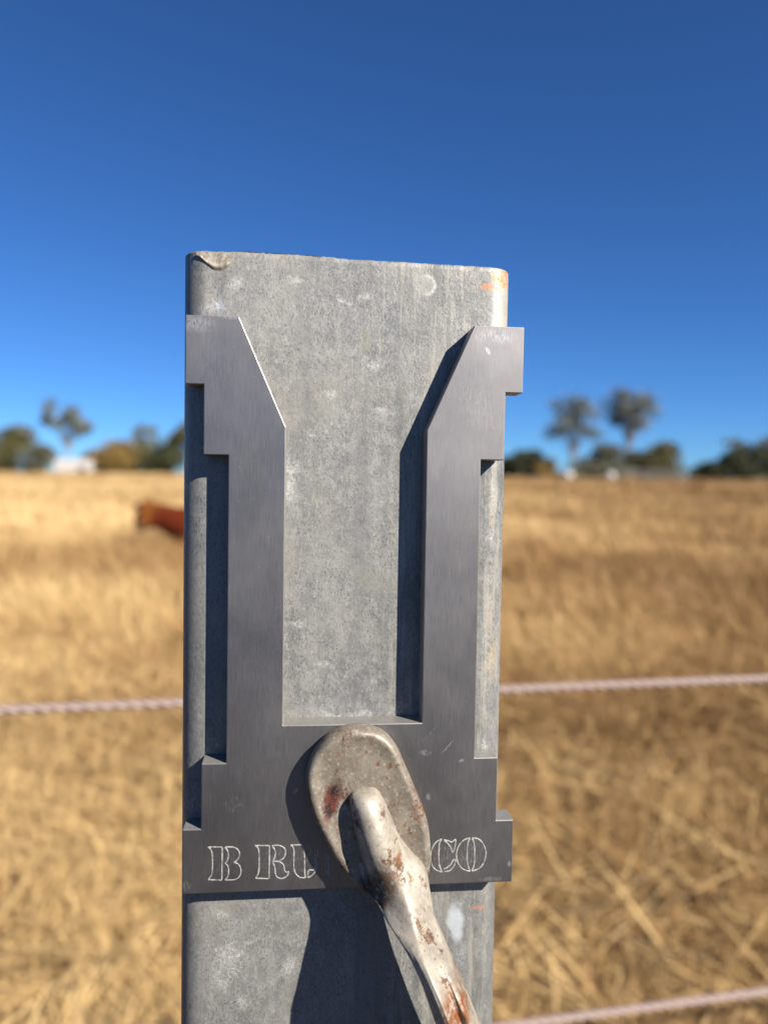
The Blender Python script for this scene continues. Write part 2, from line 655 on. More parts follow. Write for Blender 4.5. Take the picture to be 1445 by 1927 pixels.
def tank(px, label, sz):
    p = at(px, 905, 98)
    z0 = float(gz(p.x, 98)) - .03
    root = empty('water_tank', (p.x, 98, z0))
    R, H = 1.0 * sz, 1.15 * sz
    prof = [(R, 0), (R, .1), (R * 1.02, .12), (R, .14), (R, H * .5), (R * 1.02, H * .52), (R, H * .54), (R, H), (R * .93, H + .12), (R * .6, H + .32), (R * .22, H + .40), (.001, H + .41)]
    bm = bmesh.new()
    rings = [[bm.verts.new((a * math.cos(k * .2618), a * math.sin(k * .2618), b)) for k in range(24)] for a, b in prof]
    for i in range(len(rings) - 1):
        for k in range(24):
            bm.faces.new((rings[i][k], rings[i][(k + 1) % 24], rings[i + 1][(k + 1) % 24], rings[i + 1][k]))
    bm.faces.new(rings[0])
    bm_obj('tank_body', bm, TANKW, root, 40)
    bm = bmesh.new()
    limb(bm, [(.1, -.35 * sz, H + .30), (.1, -.35 * sz, H + .43)], .2, .2, 14)
    bm_obj('lid', bm, TANKW, root, 40)
    setp(root, label, 'tank', 'white tanks on the crest')


tank(1068, 'white rounded tank below the leaning sparse gum tree', .72)
tank(1148, 'smaller white rounded tank near the tallest gum trunk', .66)


def rail_fence():
    p = at(1232, 900, 104)
    z0 = float(gz(p.x, 104))
    root = empty('rail_fence', (p.x, 104, z0))
    for k in range(6):
        bm = bmesh.new()
        box(bm, -4.4 + k * 1.76 - .06, -4.4 + k * 1.76 + .06, -.06, .06, -.3, 1.55)
        bm_obj('post', bm, GREYM, root)
    for zz in (.55, 1.0, 1.42):
        bm = bmesh.new()
        box(bm, -4.5, 4.5, -.10, -.062, zz - .06, zz + .06)
        bm_obj('rail', bm, GREYM, root)
    setp(root, 'grey rail fence below the rounded bush on the right', 'fence')


rail_fence()


# ------------------------------------------------------------------ cow
def cow():
    g = G('red_brown_coat')
    n = g.noise(g.obj, 5, 4, .6)
    coat = g.set(**{'Base Color': g.mix(n, (.050, .0075, .002), (.085, .015, .003)), 'Roughness': .9, 'Specular IOR Level': .1})
    g = G('tan_coat')
    tan = g.set(**{'Base Color': g.mix(g.noise(g.obj, 9, 3), (.085, .027, .004), (.13, .045, .008)), 'Roughness': .9, 'Specular IOR Level': .1})
    dark = simple_mat('dark_muzzle', (.075, .024, .010), .8)
    depth = 12.6
    p = at(276, 1000, depth)
    gx, gy = p.x, depth
    z0 = float(gz(gx, gy))
    root = empty('cow', (gx, gy, z0))
    # skeleton of a resting cow; head at the root, body stretching right and a little away
    J = [  # (pos, rx, parent)
        ((1.30, .42, .38), .36, None), ((1.62, .50, .39), .36, 0), ((1.92, .56, .36), .29, 1), ((2.05, .58, .32), .14, 2),
        ((.98, .32, .39), .35, 0), ((.70, .22, .42), .33, 4), ((.48, .14, .47), .29, 5), ((.28, .07, .55), .25, 6),
        ((.13, .01, .61), .23, 7), ((.07, -.09, .58), .21, 8), ((.04, -.19, .52), .18, 9), ((.03, -.25, .45), .16, 10),
        # folded legs
        ((.72, .00, .20), .12, 5), ((.42, -.06, .11), .075, 12), ((.66, -.10, .06), .05, 13), ((.80, -.10, .055), .055, 14),
        ((.70, .42, .20), .12, 5), ((.38, .40, .11), .075, 16), ((.60, .42, .06), .05, 17),
        ((1.78, .20, .24), .17, 1), ((1.42, .02, .17), .11, 19), ((1.72, -.04, .07), .06, 20), ((1.50, -.08, .06), .055, 21),
        ((1.84, .86, .22), .16, 2), ((1.55, .92, .12), .08, 23), ((1.80, .98, .06), .05, 24),
        ((2.12, .56, .18), .035, 3), ((2.15, .50, .08), .03, 26)]
    me = bpy.data.meshes.new('cow_body')
    me.from_pydata([j[0] for j in J], [(i, j[2]) for i, j in enumerate(J) if j[2] is not None], [])
    b = link('body', me, coat, root)
    md = b.modifiers.new('skin', 'SKIN')
    for i, j in enumerate(J):
        me.skin_vertices[0].data[i].radius = (j[1], j[1] * (1.12 if i in (0, 1, 4, 5) else 1))
        me.skin_vertices[0].data[i].use_root = (i == 0)
    md.use_smooth_shade = True
    b.modifiers.new('sub', 'SUBSURF').levels = 2
    b.modifiers['sub'].render_levels = 2
    # paler face mask
    bm = bmesh.new()
    limb(bm, [(.10, -.14, .74), (.07, -.25, .69), (.045, -.33, .58), (.03, -.38, .48)], .14, .12, 12)
    bm_obj('face', bm, tan, root, 60)
    bm = bmesh.new()
    bmesh.ops.create_uvsphere(bm, u_segments=12, v_segments=8, radius=.092)
    bmesh.ops.scale(bm, vec=(1.05, 1.0, .85), verts=bm.verts)
    bmesh.ops.translate(bm, vec=(.03, -.39, .43), verts=bm.verts)
    bm_obj('muzzle', bm, dark, root, 60)
    for s, base in ((-1, (-.02, .02, .74)), (1, (.25, -.04, .72))):
        bm = bmesh.new()
        bx, by, bz = base
        pts = []
        for t, wd in ((0, .025), (.35, .062), (.7, .058), (1, .012)):
            cxp, czp = bx + s * .20 * t, bz - .03 * t + .02
            pts.append([bm.verts.new((cxp, by - .012, czp - wd)), bm.verts.new((cxp, by + .012, czp)), bm.verts.new((cxp, by - .012, czp + wd)), bm.verts.new((cxp, by - .03, czp))])
        for i in range(3):
            for k in range(4):
                bm.faces.new((pts[i][k], pts[i][(k + 1) % 4], pts[i + 1][(k + 1) % 4], pts[i + 1][k]))
        bm.faces.new(pts[0]); bm.faces.new(pts[-1])
        bm_obj('ear', bm, coat if s < 0 else tan, root, 50)
    for s, e in ((-1, (-.06, -.30, .67)), (1, (.20, -.30, .67))):
        bm = bmesh.new()
        bmesh.ops.create_uvsphere(bm, u_segments=10, v_segments=6, radius=.018)
        bmesh.ops.translate(bm, vec=e, verts=bm.verts)
        bm_obj('eye', bm, DARKG, root, 60)
    setp(root, 'red brown cow resting in the grass left of the post', 'cow')


cow()


# ------------------------------------------------------------------ ropes
def rope_material():
    g = G('pink_white_rope')
    n = g.noise(g.scale(g.obj, (6, 1, 1)), 500, 3, .6)
    return g.set(.84, **{'Base Color': g.mix(n, (.25, .178, .155), (.33, .25, .222)), 'Roughness': .55})


ROPE = rope_material()


def rope(py_l, px_ref, label, rdepth):
    """rope passing behind the post; the point seen at (px_ref, py_l) lies at distance rdepth"""
    c = at(px_ref, py_l, rdepth)
    root = empty('rope', c, rad(11.5))
    R, r, pitch = .0021, .0024, .040
    x0, x1 = -1.6, 3.2
    step = .002
    n = int((x1 - x0) / step)
    xs_ = np.linspace(x0, x1, n)
    seg = 6
    for k in range(3):
        ph = xs_ / pitch * 2 * np.pi + k * 2.0944
        cy_, cz_ = R * np.cos(ph), R * np.sin(ph)
        a = np.arange(seg) * 2 * np.pi / seg
        ring = np.stack([np.zeros(seg), np.cos(a) * r, np.sin(a) * r], -1)
        V = (np.stack([xs_, cy_, cz_], -1)[:, None, :] + ring[None]).reshape(-1, 3)
        i = np.arange((n - 1) * seg).reshape(n - 1, seg)
        j = np.roll(i, -1, axis=1)
        q = np.stack([i, j, j + seg, i + seg], -1).reshape(-1, 4)
        o = np_mesh('strand', V, q.ravel(), np.full(len(q), 4), ROPE, root)
        o.data.polygons.foreach_set('use_smooth', [True] * len(o.data.polygons))
    setp(root, label, 'rope', 'fence ropes behind the post')


rope(1308, 690, 'upper twisted pinkish rope passing behind the steel post', .75)
rope(1896, 1222, 'lower twisted pinkish rope at the bottom right corner', .83)


# ------------------------------------------------------------------ the post
def galvanised():
    g = G('galvanised_steel')
    p = g.obj
    L = local_post
    wobc = g.noise(p, 420, 3, .6, col=True)
    wobb = g.noise(p, 120, 4, .6, col=True)
    sep = g.new('ShaderNodeSeparateXYZ')
    g.put(sep.inputs[0], p)
    sx = sep.outputs[0]
    base = g.noise(g.scale(p, (1, 1, .55)), 38, 5, .62)
    mid = g.noise(p, 210, 5, .72)
    fine = g.noise(g.scale(p, (1, 1, .7)), 1500, 4, .7)
    fib = g.noise(g.scale(p, (1, 1, .5)), 850, 5, .78, 1.8)
    clus = g.noise(p, 70, 4, .65)
    c = g.mix(g.ramp(base, .34, .66), (.160, .164, .164), (.250, .246, .232))
    c = g.mix(g.ramp(mid, .42, .62, 0, .50), c, (.290, .285, .268))
    c = g.mix(g.ramp(fib, .52, .64, 0, .70), c, (.37, .358, .33))
    c = g.mix(g.ramp(fib, .46, .36, 0, .60), c, (.090, .092, .090))
    dark = g.math('MULTIPLY', g.ramp(fine, .55, .63), g.ramp(clus, .40, .58, .30, 1))
    c = g.mix(g.math('MULTIPLY', dark, .80), c, (.045, .047, .049))
    # vertical run marks, stronger towards the right edge
    run = g.noise(g.scale(p, (1, 1, .045)), 150, 3, .6)
    run2 = g.noise(g.scale(p, (1, 1, .07)), 360, 4, .65)
    rmask = g.ramp(sx, -.006, .030, .15, 1)
    brk = g.ramp(g.noise(g.scale(p, (1, 1, .5)), 60, 5, .75), .38, .58)
    c = g.mix(g.math('MULTIPLY', g.ramp(run, .47, .57), g.math('MULTIPLY', g.math('MULTIPLY', rmask, brk), .60)), c, (.11, .112, .108))
    c = g.mix(g.math('MULTIPLY', g.ramp(run2, .52, .62), g.math('MULTIPLY', rmask, .55)), c, (.37, .35, .30))
    # warm dusty tone
    warm = g.noise(p, 38, 3, .6)
    c = g.mix(g.ramp(warm, .48, .70, 0, .30), c, (.250, .228, .175))
    wide = g.noise(g.scale(p, (1, 1, .16)), 48, 4, .6)
    c = g.mix(g.ramp(wide, .50, .64, 0, .42), c, (.135, .138, .138))
    c = g.mix(g.ramp(wide, .44, .32, 0, .38), c, (.33, .322, .30))
    lk = g.noise(p, 900, 3, .8)

    def mark(px, py, rx, ry, col, amt, soft=.8, wobs=.006, rot=0.0, broken=True, fineW=False):
        nonlocal c
        x, z = L(px, py)
        k = .248 / F_PX
        mk = g.blob(p, (x, z), (rx * k, ry * k), soft, wobc if fineW else wobb, wobs, rot)
        if broken:
            mk = g.math('MULTIPLY', mk, g.ramp(lk, .38, .60))
        c = g.mix(g.math('MULTIPLY', mk, amt), c, col)

    wh = (.52, .51, .485)
    blw = (.44, .48, .54)
    for a in ((557, 526, 22, 12), (445, 530, 26, 20), (640, 560, 40, 10), (700, 690, 26, 34), (586, 816, 12, 10), (616, 812, 12, 9),
              (545, 925, 30, 66), (548, 900, 16, 90), (690, 555, 20, 14), (622, 740, 26, 20), (715, 775, 22, 18), (560, 1170, 30, 14), (610, 1250, 46, 14),  # first two: white blotch with glow off the plate's inner edge painted in
              (655, 1345, 120, 14), (412, 1720, 26, 16), (470, 1770, 28, 12), (432, 1800, 30, 40), (420, 1850, 16, 46), (455, 1885, 24, 20),
              (545, 1820, 30, 60), (915, 1400, 14, 30), (924, 1010, 10, 30)):
        mark(a[0], a[1], a[2] * .8, a[3] * .8, wh, .62, .95, .012)
    mark(404, 578, 34, 20, blw, .8, .9, .008)
    mark(392, 560, 18, 50, (.38, .35, .30), .7, .9)
    mark(858, 1738, 19, 52, (.46, .49, .53), .95, .55, .006, 0, False)
    mark(868, 1800, 12, 40, (.34, .39, .46), .6, .8)
    mark(925, 1240, 13, 70, (.42, .32, .19), .8, .8)
    mark(925, 1145, 10, 50, (.40, .31, .20), .7, .8)
    mark(926, 970, 9, 40, (.38, .31, .21), .7, .8)
    mark(700, 1090, 50, 30, (.24, .24, .17), .5, .9)
    mark(690, 640, 16, 40, (.27, .26, .17), .6, .9)
    # dark stain streaks upper right
    mark(832, 555, 7, 50, (.085, .088, .09), .85, .7, .004)
    mark(872, 560, 26, 60, (.12, .12, .118), .7, .7, .010)
    mark(905, 560, 10, 60, (.13, .13, .125), .6, .7, .006)
    # pale corner upper right, orange paint on it
    mark(950, 570, 26, 140, (.46, .42, .35), .85, .4, .004, 0, False)
    mark(945, 522, 24, 20, (.60, .20, .045), 1, .35, .004, 0, True)
    mark(920, 540, 24, 7, (.60, .18, .045), 1, .4, .003, 0, True)
    mark(900, 1708, 17, 5, (.50, .19, .10), .9, .6, .004)
    # ring left by a washer
    x, z = L(800, 536)
    k = .248 / F_PX
    outer = g.blob(p, (x, z), (24 * k, 23 * k), .28, wobb, .0012)
    inner = g.blob(p, (x - .0004, z), (21 * k, 19 * k), .35, wobb, .0012)
    ringm = g.math('SUBTRACT', outer, inner, clamp=True)
    ringm = g.math('MULTIPLY', ringm, g.ramp(sx, x - .003, x + .002))
    c = g.mix(g.math('MULTIPLY', g.math('MULTIPLY', ringm, g.ramp(lk, .25, .6)), .8), c, (.52, .50, .47))
    c = g.mix(g.math('MULTIPLY', inner, .30), c, (.33, .32, .30))
    # scribbled white scratches lower left
    sn = g.noise(p, 230, 3, .5, .6)
    line = g.ramp(g.math('ABSOLUTE', g.math('SUBTRACT', sn, .52)), .020, .004)
    scm = g.blob(p, L(428, 1806), (42 * k, 64 * k), .5, wobb, .01)
    scm = g.math('MULTIPLY', scm, g.math('MULTIPLY', line, g.ramp(lk, .30, .55)))
    c = g.mix(g.math('MULTIPLY', scm, .75), c, (.50, .51, .52))
    hgt = g.math('ADD', g.math('MULTIPLY', mid, .7), g.math('MULTIPLY', fine, .35))
    nrm = g.bump(hgt, .35, .0006)
    rough = g.ramp(mid, .3, .7, .42, .62)
    return g.set(.84, **{'Base Color': c, 'Roughness': rough, 'Metallic': .3, 'Normal': nrm})


GALV = galvanised()


def post():
    root = empty('fence_post', tuple(Vector((P0.x, P0.y, 0)) + ux * POST_U), YAW)
    R, Wd, T = .0078, POST_W, .005

    def loop(hw, r, nside):
        pts = []
        for ci, (sx, sy) in enumerate(((-1, -1), (1, -1), (1, 1), (-1, 1))):
            a0 = (math.pi, 1.5 * math.pi, 0, .5 * math.pi)[ci]
            for k in range(9):
                a = a0 + k / 8 * math.pi / 2
                pts.append((sx * (hw - r) + r * math.cos(a), sy * (hw - r) + r * math.sin(a)))
            nx, ny = ((1, 0), (0, 1), (-1, 0), (0, -1))[ci]
            for k in range(1, nside):
                t = k / nside
                ln = 2 * (hw - r)
                bx = sx * (hw - r) + r * math.cos(a0 + math.pi / 2)
                by = sy * (hw - r) + r * math.sin(a0 + math.pi / 2)
                pts.append((bx + nx * ln * t, by + ny * ln * t))
        return pts
    NS = 90
    outer = loop(Wd, R, NS)
    inner = loop(Wd - T, R - T + .001, NS)
    bm = bmesh.new()
    rr = random.Random(3)

    def topz(x, y, i):
        t = (x + Wd) / (2 * Wd)
        z = CAM.z + TOP_L + (TOP_R - TOP_L) * t
        z += .00020 * mnoise.noise(Vector((i * .35, 1, 2))) + .00012 * (rr.random() - .5)
        if y < 0 and .14 < t < .45:
            z += .00022 * (rr.random() ** 2) + .0002
        return z
    offs = Vector((0, Wd, 0))      # front face at y = 0
    rings = []
    tz = [topz(x, y, i) for i, (x, y) in enumerate(outer)]
    for zz in (-.25, .60, 1.0):
        rings.append([bm.verts.new((x, y + Wd, zz)) for x, y in outer])
    rings.append([bm.verts.new((x, y + Wd, z - .0018)) for (x, y), z in zip(outer, tz)])
    rings.append([bm.verts.new((x * .9995, y * .9995 + Wd, z - .0004)) for (x, y), z in zip(outer, tz)])
    rings.append([bm.verts.new((x * .994, y * .994 + Wd, z)) for (x, y), z in zip(outer, tz)])
    rings.append([bm.verts.new((x, y + Wd, z)) for (x, y), z in zip(inner, tz)])
    rings.append([bm.verts.new((x, y + Wd, -.25)) for x, y in inner])
    n = len(outer)
    for a, b in zip(rings, rings[1:]):
        for k in range(n):
            bm.faces.new((a[k], a[(k + 1) % n], b[(k + 1) % n], b[k]))
    bm_obj('tube', bm, GALV, root, 35)

    # torn burr at the top left corner of the face
    g = G('burr_steel')
    nn = g.noise(g.obj, 600, 3, .6)
    n2 = g.noise(g.scale(g.obj, (1, 1, .4)), 500, 3, .6)
    cc = g.mix(g.ramp(nn, .35, .65), (.16, .13, .095), (.28, .255, .22))
    cc = g.mix(g.ramp(n2, .55, .7, 0, .7), cc, (.07, .055, .04))
    burr_m = g.set(**{'Base Color': cc, 'Roughness': .6, 'Metallic': .2, 'Normal': g.bump(nn, .2, .0004)})
    bm = bmesh.new()
    NX, NZ = 44, 26
    grid = []
    (xa, za), (xb, zb) = local_post(370, 473), local_post(436, 508)
    ztop = CAM.z + TOP_L - .0004
    for j in range(NZ + 1):
        row = []
        for i in range(NX + 1):
            s, t = i / NX, j / NZ
            # tongue: right end hangs lower, point towards lower middle
            low = .22 + .78 * math.sin(min(1, s / .6) * math.pi / 2) ** 1.3 if s < .6 else .30 + .70 * math.sqrt(max(0, 1 - ((s - .6) / .4) ** 2))
            x = xa + (xb - xa) * s
            z = ztop + (zb - ztop) * low * t * 1.08
            edge = min(1, min(s, 1 - s) * 9)
            ridge = math.exp(-((t - .80) / .13) ** 2) * 1.0 + .45 * math.exp(-((t - .45 - .15 * math.sin(s * 7)) / .10) ** 2) * max(0, 1 - s * 1.6)
            h = (.00010 + .0006 * ridge * (.5 + .7 * s)) * edge * (1 - max(0, t - .92) * 12)
            h += .00012 * mnoise.noise(Vector((s * 6, t * 3, 3.3))) * edge
            row.append(bm.verts.new((x, -max(h, -.0002), z)))
        grid.append(row)
    for j in range(NZ):
        for i in range(NX):
            bm.faces.new((grid[j][i], grid[j + 1][i], grid[j + 1][i + 1], grid[j][i + 1]))
    ob = bm_obj('burr', bm, burr_m, root, 60)
    bm = bmesh.new()
    prev = None
    (x0b, _), (x1b, _) = local_post(432, 476), local_post(622, 484)
    for i in range(121):
        s = i / 120
        x = x0b + (x1b - x0b) * s
        t = (x + Wd) / (2 * Wd)
        zb_ = CAM.z + TOP_L + (TOP_R - TOP_L) * t - .0004
        hh_ = .0004 + (.00035 + .0004 * rr.random()) * min(1, s * 12, (1 - s) * 5 + .1)
        cur = [bm.verts.new((x, yy, zz)) for yy, zz in ((.0004, zb_), (.0004, zb_ + hh_), (.0008, zb_ + hh_), (.0008, zb_))]
        if prev:
            for k in range(4):
                bm.faces.new((prev[k], prev[(k + 1) % 4], cur[(k + 1) % 4], cur[k]))
        else:
            bm.faces.new(cur)
        prev = cur
    bm.faces.new(prev)
    bm_obj('cut_burr', bm, simple_mat('dark_cut_steel', (.035, .035, .04), .6, .5, 900, .4), root)
    ob['label'] = 'brown torn burr at the top left corner'
    setp(root, 'square galvanised steel fence post with scuffed face and rounded corners', 'post')


post()


# ------------------------------------------------------------------ the aluminium plate
PLATE_U = -0.0096
PT = 0.008


def plate_frame(x, z, h):
    return (x, -h, z)


def aluminium():
    g = G('brushed_aluminium')
    p = g.obj
    # object origin: plate centre on the post face, z = camera height
    br = g.noise(g.scale(p, (1, 1, .035)), 3600, 3, .7)
    br2 = g.noise(g.scale(p, (.05, 1, 1)), 1500, 2, .6)
    cl = g.noise(p, 45, 4, .55)
    fleck = g.noise(p, 1100, 2, .5)
    c = g.mix(g.ramp(cl, .3, .7), (.225, .214, .214), (.285, .270, .266))
    c = g.mix(g.ramp(br, .30, .72, 0, .09), c, (.31, .295, .29))
    c = g.mix(g.ramp(br2, .55, .75, 0, .12), c, (.3, .3, .3))
    c = g.mix(g.ramp(fleck, .70, .78, 0, .6), c, (.50, .49, .48))
    k = .24 / F_PX
    wob = g.noise(p, 500, 3, .6, col=True)
    scr = g.noise(g.scale(p, (1, 1, .3)), 1500, 3, .7, .5)
    rough = g.math('ADD', g.ramp(br, .3, .7, .42, .48), g.ramp(g.noise(g.scale(p, (1, 1, .6)), 32, 4, .6), .35, .65, 0, .06))

    def mark(px, py, rx, ry, amt, rot=0.0, thr=.5, col=(.52, .51, .49), soft=.7):
        nonlocal c
        u, v = UV(px, py, PT)
        mk = g.blob(p, (u - PLATE_U, v), (rx * k, ry * k), soft, wob, .0012, rot)
        mk = g.math('MULTIPLY', mk, g.ramp(scr, thr, thr + .16))
        c = g.mix(g.math('MULTIPLY', mk, amt), c, col)
    mark(372, 608, 46, 22, .8, 0, .40, soft=1)
    mark(430, 596, 24, 6, .7, 0, .4)
    mark(440, 1515, 24, 24, .65, .6, .48)
    mark(930, 632, 58, 22, .55, 0, .42, soft=1)
    mark(918, 660, 6, 10, .8, .6, .40)
    mark(800, 1417, 16, 7, .9, 0, .40)
    mark(806, 1500, 6, 10, 1, .3, .30)
    mark(842, 1406, 24, 1.6, .95, rad(48), .20)
    mark(868, 1432, 8, 4, 1, .3, .30)
    mark(810, 1380, 30, 1.4, .5, rad(48), .45)
    mark(958, 1626, 5, 8, 1, 0, .2, (.60, .56, .48))
    mark(350, 1668, 12, 14, .8, 0, .40)
    mark(925, 1655, 34, 6, .7, 0, .40)
    mark(700, 1650, 400, 120, .14, 0, .45, soft=1)
    for lx, ly in ((422, 1626), (512, 1622), (566, 1622), (836, 1610), (888, 1608)):
        mark(lx, ly, 38, 42, .75, 0, .47, soft=.9)
    mark(520, 1300, 220, 300, .10, .2, .45, soft=1)
    mark(900, 760, 60, 90, .16, .7, .44, soft=1)
    mark(400, 690, 60, 90, .12, .3, .45, soft=1)
    mark(556, 1490, 10, 5, .8, .9, .40)
    h = g.math('ADD', br, g.math('MULTIPLY', fleck, .4))
    return g.set(.84, **{'Base Color': c, 'Roughness': rough, 'Metallic': 1.0, 'Normal': g.bump(h, .05, .00010)})


ALU = aluminium()


def bright_line():
    g = G('engraved_bright_metal')
    n = g.ramp(g.noise(g.obj, 900, 4, .75), .30, .62)
    return g.set(.8, **{'Base Color': g.mix(n, (.17, .165, .16), (.46, .445, .415)), 'Metallic': .3, 'Roughness': .5})


def cut_edge():
    g = G('milled_aluminium_edge')
    n = g.noise(g.scale(g.obj, (1, .2, 1)), 1600, 3, .6)
    return g.set(**{'Base Color': g.mix(n, (.17, .165, .155), (.30, .29, .27)), 'Metallic': .45, 'Roughness': .5})


def chain(pts, closed=False, sub=4):
    """Catmull-Rom smoothing"""
    P = [Vector(p) for p in pts]
    out = []
    n = len(P)
    for i in range(n - (0 if closed else 1)):
        a = P[(i - 1) % n] if (closed or i > 0) else P[i]
        b, c = P[i], P[(i + 1) % n]
        d = P[(i + 2) % n] if (closed or i + 2 < n) else c
        for k in range(sub):
            t = k / sub
            out.append(.5 * ((2 * b) + (c - a) * t + (2 * a - 5 * b + 4 * c - d) * t * t + (3 * b - a - 3 * c + d) * t ** 3))
    if not closed:
        out.append(P[-1])
    return out


def plate():
    root = empty('template_plate', tuple(P0 + ux * PLATE_U), YAW)
    o5, o4, o3, i1, i0 = .0523, .0467, .0392, .0363, .0219
    zt, z1, z2, zk, zs, z3, z4, zb = .0494, .0287, .0074, .0164, -.0764, -.0880, -.1086, -.1290
    right_ = [(i0, zs), (i0, zk), (i1, zt), (o5, zt), (o5, z1), (o4, z1), (o4, z2), (o3, z2), (o3, z3), (o4, z3), (o4, z4), (o5, z4), (o5, zb)]
    outline = right_ + [(-a, b) for a, b in reversed(right_)]
    bm = bmesh.new()
    vs = [bm.verts.new((x, -.00005, z)) for x, z in outline]
    f = bm.faces.new(vs)
    ret = bmesh.ops.extrude_face_region(bm, geom=[f])
    nv = [e for e in ret['geom'] if isinstance(e, bmesh.types.BMVert)]
    bmesh.ops.translate(bm, vec=(0, -PT, 0), verts=nv)
    bmesh.ops.recalc_face_normals(bm, faces=bm.faces)
    bmesh.ops.bevel(bm, geom=list(bm.edges), offset=.00028, segments=2, affect='EDGES', profile=.5)
    po = bm_obj('plate', bm, ALU, root)
    po.data.materials.append(cut_edge())
    for f in po.data.polygons:
        if abs(f.normal.y) < .80:
            f.material_index = 1
    # engraved stencil letters, drawn as bright groove lines
    LINE = bright_line()
    A = lambda q: (320 + q[0] / 3.283, 1340 + q[1] / 3.283)
    Bq = lambda q: (640 + q[0] / 3.283, 1340 + q[1] / 3.283)
    letters = [
        (A, [[(238, 838), (256, 862), (262, 920), (258, 1000), (238, 1034)], [(234, 836), (322, 836)], [(322, 836), (319, 1040)], [(236, 1038), (318, 1041)],
             [(338, 836), (395, 838), (424, 860), (428, 890), (412, 918), (392, 930)], [(392, 930), (424, 945), (438, 985), (425, 1022), (395, 1038), (338, 1040)],
             [(338, 838), (354, 858), (360, 890), (352, 922), (340, 936)], [(340, 936), (357, 955), (361, 990), (354, 1022), (338, 1040)]]),
        (A, [[(527, 828), (546, 850), (550, 920), (546, 995), (528, 1026)], [(525, 827), (612, 827)], [(614, 827), (611, 1031)], [(528, 1029), (611, 1032)],
             [(628, 827), (672, 826), (704, 842), (713, 872), (700, 905), (672, 922)], [(628, 829), (645, 850), (650, 880), (640, 915), (632, 926)],
             [(632, 926), (672, 926), (700, 946), (706, 975), (716, 992), (732, 990), (722, 1014), (694, 1030), (664, 1024), (650, 1000), (646, 960), (634, 930)]]),
        (A, [[(745, 824), (824, 822)], [(745, 826), (764, 850), (764, 950), (774, 998), (800, 1024)], [(826, 824), (830, 900), (832, 1000), (836, 1024)], [(800, 1025), (836, 1026)],
             [(852, 1026), (884, 1004), (906, 960), (912, 900), (910, 850)], [(850, 1024), (856, 980), (890, 975), (897, 920), (895, 850)]]),
        (A, [[(962, 880), (964, 1000)], [(976, 880), (978, 1010)]]),
        (Bq, [[(628, 786), (592, 806), (566, 850), (558, 900), (568, 950), (592, 978), (628, 992)], [(628, 788), (613, 815), (609, 880), (612, 945), (628, 990)],
              [(642, 792), (668, 798), (690, 805), (712, 790), (708, 838), (694, 868), (682, 838), (662, 812), (642, 794)],
              [(642, 988), (676, 982), (702, 955), (712, 922), (700, 914), (684, 942), (662, 962), (640, 972)]]),
        (Bq, [[(803, 780), (766, 792), (734, 826), (718, 880), (728, 935), (758, 972), (802, 987)], [(803, 782), (788, 812), (783, 880), (788, 945), (802, 985)],
              [(814, 780), (852, 786), (884, 818), (900, 872), (888, 930), (858, 968), (814, 985)], [(814, 782), (827, 815), (831, 880), (827, 945), (813, 984)]]),
    ]
    rr = random.Random(8)
    for mp, strokes in letters:
        bm = bmesh.new()
        for st in strokes:
            pts = []
            for q in chain([(a, b, 0) for a, b in st], sub=5 if len(st) > 2 else 8):
                u, v = UV(*mp((q.x, q.y)), PT)
                pts.append(Vector((u - PLATE_U, 0, v)))
            wdt = .00022
            prev = None
            for i, pnt in enumerate(pts):
                d = (pts[min(i + 1, len(pts) - 1)] - pts[max(i - 1, 0)]).normalized()
                s = Vector((-d.z, 0, d.x)) * wdt * rr.uniform(.65, 1.25)
                y0 = -PT - .00004
                tri = [bm.verts.new(pnt + s + Vector((0, y0, 0))), bm.verts.new(pnt + Vector((0, y0 - .00013, 0))), bm.verts.new(pnt - s + Vector((0, y0, 0)))]
                if prev:
                    bm.faces.new((prev[0], tri[0], tri[1], prev[1]))
                    bm.faces.new((prev[1], tri[1], tri[2], prev[2]))
                prev = tri
        bm_obj('letter', bm, LINE, root, 80)
    setp(root, 'thick brushed aluminium forked plate with stepped sides and engraved letters', 'plate')


plate()


